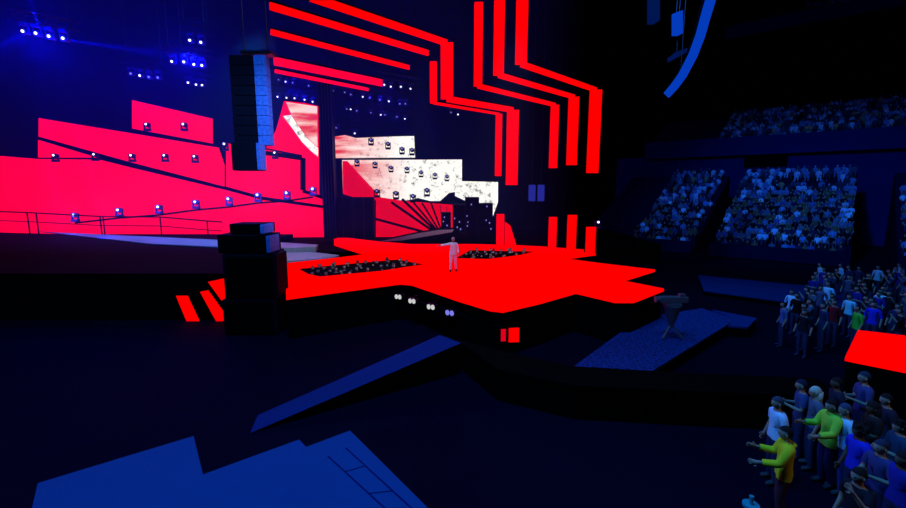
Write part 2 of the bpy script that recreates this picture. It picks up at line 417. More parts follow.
tag(e.build('stepped_ledge', 'black'), 'thin dark stepped ledge crossing the red screens near the tower', 'ledge')
# fixtures over the dark edge of the white screens
for i, (u, v) in enumerate([(371, 141), (388, 145), (402, 150), (412, 151)]):
    p = at_y(u, v, 39.9); lamp((p.x, p.y, p.z - .4), 'dark moving light in front of the topmost white screen, %s from the pink end' % ords[i], 'moving lights on the white screens', 1.0, True)
for i, (u, v) in enumerate([(357, 162), (375, 164), (391, 168), (407, 169), (421, 173), (435, 175), (447, 177)]):
    p = at_y(u, v, 39.9); lamp((p.x, p.y, p.z - .4), 'dark moving light in front of the largest white screen, %s from the red corner' % ords[i], 'moving lights on the white screens', .9, True)
for i, (u, v) in enumerate([(377, 193), (396, 195), (427, 192), (413, 198)]):
    p = at_y(u, v, 37.6); lamp((p.x, p.y, p.z - .4), 'dark moving light above the red fan screen, %s along' % ords[i], 'moving lights on the fan screen', 1.1, True)
lamp(at_y(597.5, 229, 28) , 'single bright white lamp beside the lower red bar farthest out', 'side lamps', .85)
mp_ = at_y(597.5, 229, 28)
tag(MB().cyl((mp_.x, mp_.y, 0), (mp_.x, mp_.y, mp_.z), .05, 8).build('lamp_post', 'metal'), 'thin black post under the bright side lamp', 'post')

# ------------------------------------------------------------------ roof trusses and their lamps
def truss(p0, p1, lab):
    p0 = Vector(p0); p1 = Vector(p1)
    r_ = empty('lighting_truss', (p0 + p1) / 2, lab, 'truss', 'roof trusses over the stage')
    e = MB(); d = (p1 - p0); n = max(2, int(d.length / .8)); side = d.normalized().cross(Vector((0, 0, 1))) * .22
    for s in (-1, 1):
        for z in (0, .45): e.beam(p0 + side * s + Vector((0, 0, z)), p1 + side * s + Vector((0, 0, z)), .05, .05)
    e.build('chord', 'truss', r_)
    f = MB()
    for i in range(n):
        a = p0 + d * (i / n); b_ = p0 + d * ((i + 1) / n)
        for s in (-1, 1): f.beam(a + side * s + Vector((0, 0, .45 * (i % 2))), b_ + side * s + Vector((0, 0, .45 * ((i + 1) % 2))), .03, .03)
    f.build('brace', 'truss', r_)
    w = MB()
    for t in (.12, .88): w.cyl(p0 + d * t + Vector((0, 0, .45)), Vector((*(p0 + d * t).xy, 36)), .02, 6)
    w.build('hanging_cable', 'metal', r_)
    return keep(r_)
rows = [  # (Y, name, dim flag, pixel spots)
    (26, 'the nearest roof truss, over the side stage', 1.0, 0, [(25, 32), (38, 34), (51, 37), (65, 39)]),
    (33, 'the short high truss before the hanging speaker', 1.1, 0, [(191, 41), (202, 43)]),
    (33, 'the second truss below the high one', 1.05, 0, [(173, 62), (185, 62.5), (195, 65), (203, 66)]),
    (36, 'the dim outer truss over the topmost red screen', 1.05, 1, [(132, 74), (141, 76), (150, 77.5), (159, 78)]),
    (36, 'the lowest short truss near the hanging speaker', .95, 0, [(189, 83), (197, 85), (203, 85.5)]),
    (38, 'the truss just under the thin red bar, near the speaker', .7, 1, [(279, 80), (286, 82), (293, 83), (309, 86)]),
    (38, 'the long truss behind the black tower', .75, 1, [(321, 89), (333, 91), (345, 92.6), (351, 94.7), (363, 97), (370, 98), (380, 100), (389, 101.5), (400, 104), (405.5, 104)]),
    (37, 'the short truss at the tip of the thick red bar', .8, 0, [(384.5, 85), (391, 87), (401, 87), (410.6, 89)]),
    (39, 'the truss above the white arc screen', .8, 0, [(278, 97), (287, 98), (295, 98.5), (305, 100), (313, 102), (322, 103.6)]),
    (41, 'the lower truss above the white screens', .75, 1, [(347, 109.3), (351, 109.6), (357, 111), (371, 113), (381, 115), (385, 115), (397, 117), (405, 119)]),
    (40, 'the lowest truss just above the topmost white screen', .8, 1, [(336.5, 128), (355, 133.5)]),
    (34, 'the small truss under the stepped red frame', .7, 1, [(451, 112.6), (458, 114.6)]),
]
for Y, nm, s, dim, sp in rows:
    Pp = [at_y(u, v, Y) for u, v in sp]
    d = (Pp[-1] - Pp[0]).normalized()
    truss(Pp[0] - d * .7 + Vector((0, .05, .62 * s)), Pp[-1] + d * .7 + Vector((0, .05, .62 * s)), 'dark lattice truss, ' + nm)
    for i, p in enumerate(Pp):
        lamp((p.x, p.y, p.z + .52 * s), 'moving light on %s, %s along' % (nm, ords[i]), 'moving lights on the roof trusses', s, bool(dim) and i % 3 != 1, flip=True)

# ------------------------------------------------------------------ red portal frames
def portal(cols, Y, w, wt, lab, hh=.34):
    """cols: lower vertical (u, ybottom, ytop), corner (u, y), upper vertical top y, optional far end (u, y)"""
    (u, yb, yt), (u2, y2), y3, far = cols
    P1 = at_y(u, yt, Y); P0 = Vector((P1.x, Y, at_y(u, yb, Y).z)); P2 = at_z(u2, y2, P1.z); P3 = Vector((P2.x, P2.y, at_y(u2, y3, P2.y).z))
    pts = [P0, P1, P2, P3]
    if far: pts.append(at_z(far[0], far[1], P3.z))
    r_ = empty('portal_frame', P0, lab, 'light frame', 'nested red portal frames above the stage')
    for i, (a, b_) in enumerate(zip(pts, pts[1:])):
        wd = (w, None, wt, None)[i]
        if wd: 
            lo, hi = (a, b_) if a.z < b_.z else (b_, a)
            MB().box(((a + b_) / 2), (wd, .3, abs(a.z - b_.z))).build('led_strip', 'red', r_)
            MB().box(((a + b_) / 2) + Vector((0, .24, 0)), (wd * 1.05, .16, abs(a.z - b_.z))).build('housing', 'black', r_)
        else:
            MB().beam(a, b_, .12, hh).build('led_strip', 'red', r_)
            MB().beam(a + Vector((0, 0, hh * .5 + .05)), b_ + Vector((0, 0, hh * .5 + .05)), .11, .08).build('housing', 'black', r_)
    return keep(r_)
portal([(513, 185, 110), (447, 99), 43, (310, -3)], 30, .76, .72, 'widest stepped red frame whose top bar runs out over the screens')
portal([(499, 176, 114), (433.5, 103), 62, None], 30.5, .42, .4, 'slim inner stepped red frame, nearest the white screens', .14)
portal([(555, 168, 105), (478, 86), 3, None], 30, .5, .44, 'stepped red frame, innermost of the outer three', .24)
portal([(574, 165, 97), (498.5, 75), -25, None], 29.5, .62, .52, 'stepped red frame, middle of the outer three', .27)
portal([(596, 173, 90), (521, 64), -30, None], 29, .7, .55, 'outermost stepped red frame, nearest the spectator stands', .28)
def bar(a, b_, z, h, lab, m='red'):
    p = at_z(*a, z); q = at_z(*b_, z)
    r_ = empty('ceiling_light_bar', (p + q) / 2, lab, 'light bar', 'long red light bars over the stage')
    MB().beam(p, q, .14, h).build('led_strip', m, r_); MB().beam(p + Vector((0, 0, h * .5 + .05)), q + Vector((0, 0, h * .5 + .05)), .16, .1).build('housing', 'black', r_)
    return keep(r_)
bar((270, 6), (428, 53), 14.2, .32, 'long hanging red bar just below the widest frame')
bar((271, 32), (409, 67.5), 13.6, .26, 'hanging red bar, third down from the top')
bar((274, 61), (382, 83), 13.0, .44, 'thickest hanging red bar, above the stage lamps', 'redpink')
bar((275, 71), (368, 89.5), 12.8, .2, 'thinnest hanging red bar, lowest of them all', 'redpink')
for u, y0, y1, w, lab in ((500, 214, 243.5, .55, 'short red light post at the back of the stage, nearest the video screen'),
                          (509, 222, 244, .6, 'shortest red light post with slanting top at the stage back'),
                          (552, 217, 248, .5, 'red light post at the stage back, third from the video screen'),
                          (571, 215, 248.5, .56, 'tallest red light post at the back of the stage'),
                          (590, 227, 252, .55, 'outermost red light post beside the bright side lamp')):
    p = at_z(u, y1 + 1, ZS); t = at_y(u, y0, p.y)
    r_ = empty('light_post', p, lab, 'light post', 'red light posts on the stage back edge')
    h = t.z - p.z
    if u == 509:
        MB().prism([(-w / 2, 0, 0), (w * .9, 0, 0), (w * .1, 0, h * .85), (-w / 2, 0, h)], (0, .3, 0)).build('led_strip', 'red', r_)
    else:
        MB().box((0, 0, h / 2), (w, .26, h)).build('led_strip', 'red', r_)
    MB().box((0, .36, h / 2), (w * .96, .12, h)).build('housing', 'black', r_)
# two blue monitors
for u, lab in ((532, 'small blue hanging monitor nearer the red posts'), (541, 'small blue hanging monitor, farther of the pair')):
    p = at_y(u, 193, 31.5)
    r_ = empty('hanging_monitor', p, lab, 'monitor', 'pair of blue monitors between the red frames')
    MB().box((0, 0, 0), (.48, .05, 1.15)).build('screen', 'bluescreen', r_); MB().box((0, .1, 0), (.54, .12, 1.2)).build('casing', 'black', r_)
    MB().cyl((0, .1, .6), (0, .1, 25), .015, 6).build('cable', 'metal', r_)

# ------------------------------------------------------------------ speakers
top = at_y(254, 57, 20); bot = at_y(254, 146, 20)
r_ = empty('line_array', (top.x - .1, 20, bot.z), 'tall hanging line array speaker with a blue lit side', 'speaker')
n = 9; hh = (top.z - bot.z) / n
for i in range(n):
    z = bot.z + hh * (i + .5)
    cb = MB().box((top.x - .45, 20.0, z), (.95, .7, hh * .95)).build('cabinet', 'cab', r_, .03)
    MB().box((top.x + .36, 19.9, z), (.5, .5, hh * .97)).build('lit_side', 'litside', r_, .03)
MB().box((top.x + .2, 20, top.z + .12), (1.3, .6, .12)).build('hoist_frame', 'metal', r_)
e = MB()
for s in (-.4, .6): e.cyl((top.x + s, 20, top.z + .1), (top.x + s, 20, 36), .03, 6)
e.build('chain', 'metal', r_); keep(r_)
b0 = at_y(250, 143, 19.6); b1 = at_y(250, 171, 19.6)
r_ = empty('hanging_subwoofer', (b0.x, 19.6, b1.z), 'wide dark speaker box hanging below the line array', 'speaker')
MB().box((b0.x - .1, 19.6, (b0.z + b1.z) / 2), (1.15, .7, b0.z - b1.z - .02)).build('cabinet', 'cab', r_, .04)
MB().box((b0.x + .5, 19.5, (b0.z + b1.z) / 2), (.14, .6, b0.z - b1.z - .08)).build('lit_side', 'litside', r_)
keep(r_)
def cabinet(x0, x1, y0, y1, Y, lab, side=True):
    a = at_y(x0, y0, Y); b_ = at_y(x1, y1, Y)
    zb = max(b_.z, 0)
    r_ = empty('speaker_cabinet', ((a.x + b_.x) / 2, Y, zb), lab, 'speaker', 'speakers stacked at the stage corner')
    w = b_.x - a.x; h = a.z - zb
    MB().box((0, 0, h / 2), (w, 1.1, h - .02)).build('cabinet', 'cab', r_, .05)
    MB().box((0, -.57, h / 2), (w * .86, .04, h * .84)).build('front_grille', 'black', r_)
    if side: MB().box((w / 2 - .02, -.2, h / 2), (.16, .9, h * .85)).build('lit_side', 'litside', r_, .02)
cabinet(229, 284, 296, 345, 17.3, 'bottom black speaker of the stack on the arena floor', False)
cabinet(229, 284, 252, 296, 17.3, 'middle black speaker of the stack at the stage corner', False)
cabinet(224, 276, 233, 252, 17.35, 'upper dark blue speaker of the stack with rounded edges')
cabinet(236, 270, 222.5, 233, 17.4, 'topmost small speaker of the stack')

# ------------------------------------------------------------------ band gear at the stage back
for i, (u, y0, w, lab) in enumerate(((459, 204, 1.0, 'dark equipment rack with tiny lamps behind the performer'), (472, 197, 1.1, 'tallest dark equipment rack with tiny lamps'),
                                     (485, 203, 1.2, 'wide dark equipment rack beside the small white screen'), (446, 212, .8, 'low dark equipment rack by the round riser'))):
    Y = 35 + .3 * i; t = at_y(u, y0, Y); h = t.z - 1.6
    r_ = empty('equipment_rack', (t.x, Y, 1.6), lab, 'rack', 'equipment racks at the stage back')
    MB().box((0, 0, h / 2), (w, .9, h)).build('body', 'cab', r_, .05)
    e = MB()
    for k in range(4): e.box((random.uniform(-.4, .4) * w, -.47, h * random.uniform(.3, .95)), (.09, .04, .12))
    e.build('indicator_light', 'lampdim', r_)
    MB().box((0, -.46, h * .5), (w * .8, .02, h * .9)).build('front_panel', 'black', r_)

# ------------------------------------------------------------------ blue decks in front
def deck(pts, z, m, lab, name='blue_deck', grp=None, extra=None):
    q = zpoly(pts, z); c_ = sum(q, Vector()) / len(q)
    r_ = empty(name, (c_.x, c_.y, 0), lab, 'platform', grp)
    MB().prism(q, (0, 0, -.08)).build('top', m, r_)
    MB().prism(shrink([Vector(p) for p in q], .03, z - .08), (0, 0, -(z - .08))).build('base', 'black', r_)
    if extra: extra(r_)
    return keep(r_)
GD = 'bright blue decks in front'
deck([(38, 483), (193.5, 436), (203, 474.5), (228, 620), (5, 620)], 1.0, 'deckblue', 'bright blue deck with pointed corner, farthest from the ramp', grp=GD)
deck([(203, 474.5), (299, 439.5), (306, 447), (395, 620), (228, 620)], 1.0, 'deckblue', 'bright blue deck between the other two', grp=GD)
def hatch(r_):
    e = MB(); z = 1.004
    l1 = [at_z(328, 456, z), at_z(400, 522, z)]; l2 = [at_z(346, 448, z), at_z(430, 525, z)]
    for a, b_ in (l1, l2): e.beam(a, b_, .022, .012)
    for t in (.28, .62): e.beam(l1[0].lerp(l1[1], t), l2[0].lerp(l2[1], t), .012, .012)
    e.build('hatch_groove', 'groove', r_)
deck([(306, 447), (350, 430.5), (428, 508), (540, 620), (395, 620)], 1.0, 'deckblue', 'bright blue deck with a dark ladder-like groove', grp=GD, extra=hatch)
# ramp
q = [at_z(250, 433, .02), at_z(258, 415, .02), at_z(440, 335, 1.0), at_z(461, 343, 1.0)]
r_ = empty('access_ramp', at_z(350, 400, 0), 'long dim blue ramp rising towards the stage', 'ramp')
TF = [(0, 1, 2), (0, 2, 3), (4, 6, 5), (4, 7, 6), (0, 4, 5, 1), (1, 5, 6, 2), (2, 6, 7, 3), (3, 7, 4, 0)]
MB().add(q + [p - Vector((0, 0, .015)) for p in q], TF).build('ramp_top', 'rampblue', r_)
qq = shrink(q, .02, 0); qq = [Vector((a.x, a.y, max(.001, p.z - .1))) for a, p in zip(qq, q)]
e = MB(); e.add(qq + [Vector((p.x, p.y, -.002)) for p in qq], TF)
e.build('side_skirt', 'black', r_); keep(r_)
# black catwalk from ramp head to the red platform
far = [(-.45, 14.2), (1.4, 12.7), (3.2, 11.5), (6.5, 11.0), (9.3, 10.7)]; near = [(9.3, 9.7), (6.5, 9.9), (3, 10.3), (1.2, 11.3), (.28, 13.3)]
q = [Vector((x, y, .92)) for x, y in far + near]
r_ = empty('black_catwalk', (4, 11, 0), 'low black catwalk curving from the ramp head to the red platform', 'catwalk')
MB().prism(q, (0, 0, -.1)).build('top', 'black', r_); MB().prism(shrink(q, .03, .82), (0, 0, -.82)).build('skirt', 'black', r_); keep(r_)
# red platform
q = [at_z(858, 330, ZS), at_z(906, 335.5, ZS)]; d = (q[1] - q[0]).normalized(); q2 = at_z(845, 357, ZS); q3 = at_z(906, 369, ZS); d2 = (q3 - q2).normalized()
q = [q[0], q[0] + d * 7, q2 + d2 * 7, q2]
r_ = empty('red_platform', (q2.x, q2.y, 0), 'glowing red platform top among the floor spectators', 'platform')
MB().prism(q, (0, 0, -.1)).build('led_floor', 'red', r_); MB().prism(shrink(q, .05, ZS - .1), (0, 0, -1.6)).build('skirt', 'black', r_); keep(r_)
# studded long platform, small decks
deck([(566, 372), (650, 372), (735, 320), (702, 308), (640, 318)], .45, 'stud', 'long dim blue platform with rows of dark studs beside the stage', 'studded_platform')
deck([(728, 325.5), (748, 327), (757, 318), (712, 309.5), (735, 320)], .45, 'rampblue', 'small dim blue deck at the far end of the studded platform', 'small_deck')
deck([(698, 275), (790, 284), (870, 290), (870, 308), (790, 301.5), (704, 290)], .3, 'rampblue', 'wide dim blue deck in front of the spectator stand', 'floor_deck')
# camera pedestal on the studded platform
p = at_z(670, 338, .45)
r_ = empty('broadcast_camera', p, 'broadcast camera on a three-legged pedestal on the studded platform', 'camera')
for a in (90, 210, 330):
    MB().beam((0, 0, .5), (.42 * math.cos(R(a)), .42 * math.sin(R(a)), .04), .07, .07).build('leg', 'camgrey', r_)
MB().cyl((0, 0, .4), (0, 0, 1.2), .07, 14, .30).build('column', 'camgrey', r_)
MB().box((0, 0, 1.25), (.5, .4, .1)).build('pan_head', 'camgrey', r_, .02)
MB().box((.02, 0, 1.42), (.95, .26, .22)).build('camera_body', 'camgrey', r_, .03)
MB().cyl((-.4, 0, 1.42), (-.62, 0, 1.42), .09, 14, .12).build('lens', 'camgrey', r_)
MB().box((.3, -.02, 1.58), (.2, .16, .1)).build('viewfinder', 'camgrey', r_, .01)
MB().beam((.15, .12, 1.32), (.62, .16, 1.15), .03, .03).build('pan_handle', 'metal', r_)
tag(r_, group=None)

# ------------------------------------------------------------------ spectator stand
SO = Vector((22.6, 38.2, 0)); rd = Vector((.75, -.66, 0)).normalized(); ad = Vector((.66, .75, 0)).normalized()
def sp(t, a, z): return SO + rd * t + ad * a + Vector((0, 0, z))
ROWD, RISE = .75, .36
def tier(t0, t1, a0, z0, n, lab, par=None):
    r_ = empty('seating_tier', sp((t0 + t1) / 2, a0, z0), lab, 'grandstand', 'stands of the arena')
    prof = [(a0 - .6, 0 if z0 < 3 else z0 - 1), (a0 - .6, z0)]
    for i in range(n): prof += [(a0 + ROWD * i, z0 + RISE * i), (a0 + ROWD * i, z0 + RISE * (i + 1))] if i else [(a0, z0)]
    prof += [(a0 + ROWD * n, z0 + RISE * (n - 1)), (a0 + ROWD * n, 0 if z0 < 3 else z0 - 1)]
    MB().prism([sp(t0, a, z) for a, z in prof], rd * (t1 - t0)).build('steps', 'tier', r_)
    if par:
        MB().prism([sp(t0, a0 - .75, z0 - par), sp(t0, a0 - .6, z0 - par), sp(t0, a0 - .6, z0 + .8), sp(t0, a0 - .75, z0 + .8)], rd * (t1 - t0)).build('parapet', 'parapet' if z0 > 3 else 'tier', r_)
    return keep(r_)
tier(-12, -1.4, 0, .4, 19, 'dark lower stand block left of the sloping aisle', .3)
tier(0, 9.1, 0, .4, 19, 'wide lower stand block packed with spectators', .3)
tier(11.6, 24, 0, .4, 19, 'lower stand block past the dark stair gap', .3)
tier(-12, 26, 18.6, 11.0, 12, 'upper stand with a long blue parapet', 1.3)
tier(-6, 26, 30, 27, 9, 'highest dark stand under the roof', .8)
# wall behind lower blocks
tag(MB().prism([sp(-16, 18.8, 0), sp(26, 18.8, 0), sp(26, 18.8, 10), sp(-16, 18.8, 10)], ad * .3).build('wall_concourse', 'parapet'), kind='structure')
tag(MB().prism([sp(-16, 30.2, 10), sp(26, 30.2, 10), sp(26, 30.2, 26.5), sp(-16, 30.2, 26.5)], ad * .3).build('wall_upper', 'wallblack'), kind='structure')
e_ = MB().prism([sp(-.9, 18.55, 8.3), sp(3.2, 18.55, 8.3), sp(3.2, 18.55, 10), sp(-.9, 18.55, 10)], ad * .2).build('door_1', 'wallblack'); tag(e_, kind='structure')

# curved truss and hanging panels in the roof, blue light painted as glow
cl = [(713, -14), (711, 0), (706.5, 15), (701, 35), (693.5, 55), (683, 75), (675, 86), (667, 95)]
r_ = empty('curved_truss', at_y(700, 35, 26), 'curved truss hanging in the roof, blue light painted as glow', 'ribbon board')
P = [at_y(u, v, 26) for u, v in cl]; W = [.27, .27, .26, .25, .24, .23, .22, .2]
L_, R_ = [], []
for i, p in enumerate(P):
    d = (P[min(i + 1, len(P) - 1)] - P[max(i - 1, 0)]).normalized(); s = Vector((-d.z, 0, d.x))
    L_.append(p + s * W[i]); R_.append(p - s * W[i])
MB().prism(L_ + R_[::-1], (0, .12, 0)).build('screen', 'bluelit', r_)  # glowing face paints the blue light on the truss
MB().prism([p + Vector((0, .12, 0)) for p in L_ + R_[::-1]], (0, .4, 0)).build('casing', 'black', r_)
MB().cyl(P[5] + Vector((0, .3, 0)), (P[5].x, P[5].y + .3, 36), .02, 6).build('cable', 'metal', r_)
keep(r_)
for (pts, m_, lab) in ((((672.5, 14), (683, 10), (683, 33), (678, 35.5), (672.5, 35.5)), 'bluelit', 'small bright blue-lit panel hanging beside the curved truss'),
                      (((648, -4), (660, -6), (660, 20), (654, 24), (648, 24)), 'bluelitdim', 'dim blue-lit panel hanging inside the curved truss'),
                      (((668, 58), (676, 52), (690, 47), (689, 51), (680, 56), (669, 62)), 'bluelitdim', 'dim slanting panel under the small bright blue one')):
    q = [at_y(u, v, 26.5) for u, v in pts]; c_ = sum(q, Vector()) / len(q)
    r_ = empty('hanging_panel', c_, lab, 'hanging panel', 'panels hanging in the roof')
    MB().prism(q, (0, .1, 0)).build('screen', m_, r_); MB().prism([p + Vector((0, .1, 0)) for p in q], (0, .25, 0)).build('casing', 'black', r_)  # glowing face paints the blue light on each panel
    MB().cyl((c_.x, 26.75, c_.z), (c_.x, 26.75, 36), .02, 6).build('cable', 'metal', r_); keep(r_)

# ------------------------------------------------------------------ people
def skeleton(pose, fingers=True):
    V = {}; E = []
    def v(n, p, r): V[n] = (Vector(p), r)
    v('pelvis', (0, 0, .97), (.155, .115)); v('waist', (0, 0, 1.12), (.135, .10)); v('chest', (0, .0, 1.30), (.165, .115)); v('upper', (0, .005, 1.42), (.12, .085))
    v('neck', (0, 0, 1.50), (.052, .052)); v('skull', (0, -.02, 1.60), (.05, .055))
    E += [('pelvis', 'waist'), ('waist', 'chest'), ('chest', 'upper'), ('upper', 'neck'), ('neck', 'skull')]
    for s, side in ((-1, 'l'), (1, 'r')):
        arm = pose['arm' + side]
        v('sh' + side, (s * .175, 0, 1.42), (.062, .062))
        v('el' + side, (s * arm[0][0], arm[0][1], arm[0][2]), (.045, .045)); v('wr' + side, (s * arm[1][0], arm[1][1], arm[1][2]), (.03, .026))
        E += [('upper', 'sh' + side), ('sh' + side, 'el' + side), ('el' + side, 'wr' + side)]
        w = V['wr' + side][0]; el = V['el' + side][0]; d = (w - el).normalized()
        x = d.cross(Vector((s, 0, .2))).normalized()
        v('palm' + side, w + d * .075, (.038, .02)); E.append(('wr' + side, 'palm' + side))
        if fingers:
            for k in range(4):
                b0 = w + d * (.10 - .004 * abs(k - 1.5)) + x * (.026 * (k - 1.5))
                v('f%d%s' % (k, side), b0 + d * .045, (.0095, .0095)); L = (.035, .045, .04, .028)[k]
                curl = Vector((-s, 0, 0)) * .4
                v('g%d%s' % (k, side), b0 + d * .045 + (d + curl).normalized() * L, (.0085, .0085))
                E += [('palm' + side, 'f%d%s' % (k, side)), ('f%d%s' % (k, side), 'g%d%s' % (k, side))]
            v('th' + side, w + d * .06 - x * .062, (.0105, .0105)); v('ti' + side, w + d * .10 - x * .075, (.009, .009))
            E += [('palm' + side, 'th' + side), ('th' + side, 'ti' + side)]
        leg = pose['leg' + side]
        v('hip' + side, (s * .095, 0, .90), (.095, .095)); v('kn' + side, (s * leg[0][0], leg[0][1], leg[0][2]), (.06, .062)); v('an' + side, (s * leg[1][0], leg[1][1], leg[1][2]), (.038, .042))
        an = V['an' + side][0]
        v('to' + side, an + Vector((s * .015, -.15, -.055)), (.04, .028))
        E += [('pelvis', 'hip' + side), ('hip' + side, 'kn' + side), ('kn' + side, 'an' + side), ('an' + side, 'to' + side)]
    sh = pose.get('shift')
    if sh:
        V = {k: (p + Vector(sh), r) for k, (p, r) in V.items()}
    return V, E
def grow(V, E, sub):
    names = list(V); me = bpy.data.meshes.new('sk'); me.from_pydata([V[n][0] for n in names], [(names.index(a), names.index(b)) for a, b in E], [])
    o = bpy.data.objects.new('sk', me); C.objects.link(o)
    md = o.modifiers.new('skin', 'SKIN'); md.use_smooth_shade = True; md.branch_smoothing = .3
    sv = me.skin_vertices[0].data
    for i, n in enumerate(names): sv[i].radius = V[n][1]; sv[i].use_root = (n == 'pelvis')
    if sub: md2 = o.modifiers.new('sub', 'SUBSURF'); md2.levels = sub; md2.render_levels = sub
    dg = bpy.context.evaluated_depsgraph_get(); out = bpy.data.meshes.new_from_object(o.evaluated_get(dg))
    bpy.data.objects.remove(o); bpy.data.meshes.remove(me)
    return out
REG = {'torso': [('pelvis', 'waist'), ('waist', 'chest'), ('chest', 'upper'), ('upper', 'shl'), ('upper', 'shr')], 'neck': [('neck', 'skull')]}
def region(V, p):
    best = None
    def seg(a, b, n):
        nonlocal best
        A, ra = V[a]; B, rb = V[b]; ab = B - A; t = max(0, min(1, (p - A).dot(ab) / ab.length_squared)); r = ra[0] * (1 - t) + rb[0] * t
        d = (p - A - ab * t).length - r
        if best is None or d < best[0]: best = (d, n, t)
    for a, b in REG['torso']: seg(a, b, 'torso')
    seg('neck', 'skull', 'neck')
    for s in 'lr':
        seg('sh' + s, 'el' + s, 'uarm'); seg('el' + s, 'wr' + s, 'farm'); seg('wr' + s, 'palm' + s, 'hand'); seg('hip' + s, 'kn' + s, 'thigh'); seg('kn' + s, 'an' + s, 'shin'); seg('an' + s, 'to' + s, 'foot'); seg('pelvis', 'hip' + s, 'hips')
    return best[1], best[2]
def head_geo(c, n=20, m_=14, grow_=1.0):
    vs_, fs = [], []
    for j in range(m_ + 1):
        ph = math.pi * j / m_
        for i in range(n):
            th = 2 * math.pi * i / n
            x = math.sin(ph) * math.sin(th); y = -math.sin(ph) * math.cos(th); z = math.cos(ph)
            X, Y, Z = x * .078, y * .098, z * .118
            if z < 0: X *= 1 + .32 * z; Y *= (1 + .18 * z) if y < 0 else (1 + .45 * z)   # jaw and nape
            if y < -.2 and abs(x) < .25:
                f = 1 - abs(x) / .25
                Y -= .022 * f * max(0, 1 - abs(z + .12) / .22)       # nose
                Y -= .006 * f * max(0, 1 - abs(z + .42) / .12)       # lips
                Y -= .008 * f * max(0, 1 - abs(z + .78) / .2)        # chin
            if y < -.5 and abs(abs(x) - .38) < .22: Y += .008 * max(0, 1 - abs(z - .05) / .16)  # eye sockets
            vs_.append(Vector((X, Y, Z)) * grow_ + c)
    for j in range(m_):
        for i in range(n):
            a = j * n + i; b = j * n + (i + 1) % n; fs.append((a, b, b + n, a + n))
    return vs_, fs
HC = Vector((0, -.035, 1.635))
def make_person_meshes(pose, long_sleeve, hair, lowpoly=False, sub=False):
    V, E = skeleton(pose, not lowpoly)
    sh = Vector(pose.get('shift', (0, 0, 0))); hc = HC + sh
    body = grow(V, E, 1 if (not lowpoly or sub) else 0)
    hem = .93 if not long_sleeve else .86
    cuts = [(Vector((0, 0, hem)), Vector((0, 0, 1))), (Vector((0, 0, 1.475)), Vector((0, 0, 1))), (Vector((0, 0, .11)), Vector((0, 0, 1)))]
    for s_ in 'lr':
        A, B = (V['sh' + s_][0], V['el' + s_][0]) if not long_sleeve else (V['el' + s_][0], V['wr' + s_][0])
        cuts.append((A.lerp(B, .66 if not long_sleeve else .9), (B - A).normalized()))
    if 'shift' not in pose:
        bmx = bmesh.new(); bmx.from_mesh(body)
        for co, no in cuts:
            bmesh.ops.bisect_plane(bmx, geom=bmx.verts[:] + bmx.edges[:] + bmx.faces[:], plane_co=co, plane_no=no)
        bmx.to_mesh(body); bmx.free()
    bv = [v.co.copy() for v in body.vertices]; bf = [tuple(p.vertices) for p in body.polygons]
    cen = [sum((bv[i] for i in f), Vector()) / len(f) for f in bf]
    reg = [region(V, c_) for c_ in cen]
    if 'shift' not in pose:
        r2 = []
        for c_, (rg, t) in zip(cen, reg):
            if rg in ('torso', 'hips', 'thigh', 'neck', 'shin', 'foot'):
                if rg in ('torso', 'neck') or c_.z > hem: rg = 'torso' if c_.z < 1.475 else 'neck'
                if rg == 'torso' and c_.z < hem: rg = 'hips'
                if rg in ('shin', 'foot'): rg = 'foot' if c_.z < .11 else 'shin'
            r2.append((rg, t))
        reg = r2
    out = {}
    if lowpoly:
        vs_, fs = head_geo(hc, 8, 6)
        mb = MB(); mb.add(bv, bf); mb.add(vs_, fs)
        me = bpy.data.meshes.new('person'); me.from_pydata(mb.v, [], mb.f)
        for k in ('skin', 'cloth', 'pants', 'hairdark'): me.materials.append(M[k])
        for p in me.polygons:
            p.use_smooth = True
            if p.index < len(bf):
                rg, t = reg[p.index]; p.material_index = 1 if rg in ('torso', 'uarm') else 2 if rg in ('hips', 'thigh', 'shin', 'foot') else 0
            else:
                c_ = sum((Vector(mb.v[i]) for i in mb.f[p.index]), Vector()) / 4 - hc
                p.material_index = 3 if (c_.z > .04 or c_.y > .02) else 0
        return me
    vs_, fs = head_geo(hc)
    mb = MB(); mb.add(bv, bf); mb.add(vs_, fs)
    for s in (-1, 1):                          # ears
        e1, e2 = [], []
        for j in range(5):
            for i in range(8):
                ph = math.pi * j / 4; th = 2 * math.pi * i / 8
                e1.append(hc + Vector((s * .078 + math.sin(ph) * math.cos(th) * .012, .008 + math.sin(ph) * math.sin(th) * .02, -.01 + math.cos(ph) * .033)))
        for j in range(4):
            for i in range(8): a = j * 8 + i; b = j * 8 + (i + 1) % 8; e2.append((a, b, b + 8, a + 8))
        mb.add(e1, e2)
    nb = len(mb.f)
    for s in (-1, 1): mb.box(hc + Vector((s * .03, -.083, .006)), (.022, .012, .010))
    me = bpy.data.meshes.new('body'); me.from_pydata(mb.v, [], mb.f)
    for p in me.polygons: p.use_smooth = True; p.material_index = 1 if p.index >= nb else 0
    out['body'] = me
    # clothes: shells over the body
    body.calc_loop_triangles()
    nr = [v.normal.copy() for v in body.vertices]
    def shell(name, cond, off):
        use = [f for f, r in zip(bf, reg) if cond(r)]
        idx = {}; vv = []; ff = []
        for f in use:
            g = []
            for i in f:
                if i not in idx: idx[i] = len(vv); vv.append(bv[i] + nr[i] * off)
                g.append(idx[i])
            ff.append(tuple(g))
        m2 = bpy.data.meshes.new(name); m2.from_pydata(vv, [], ff)
        for p in m2.polygons: p.use_smooth = True
        out[name] = m2
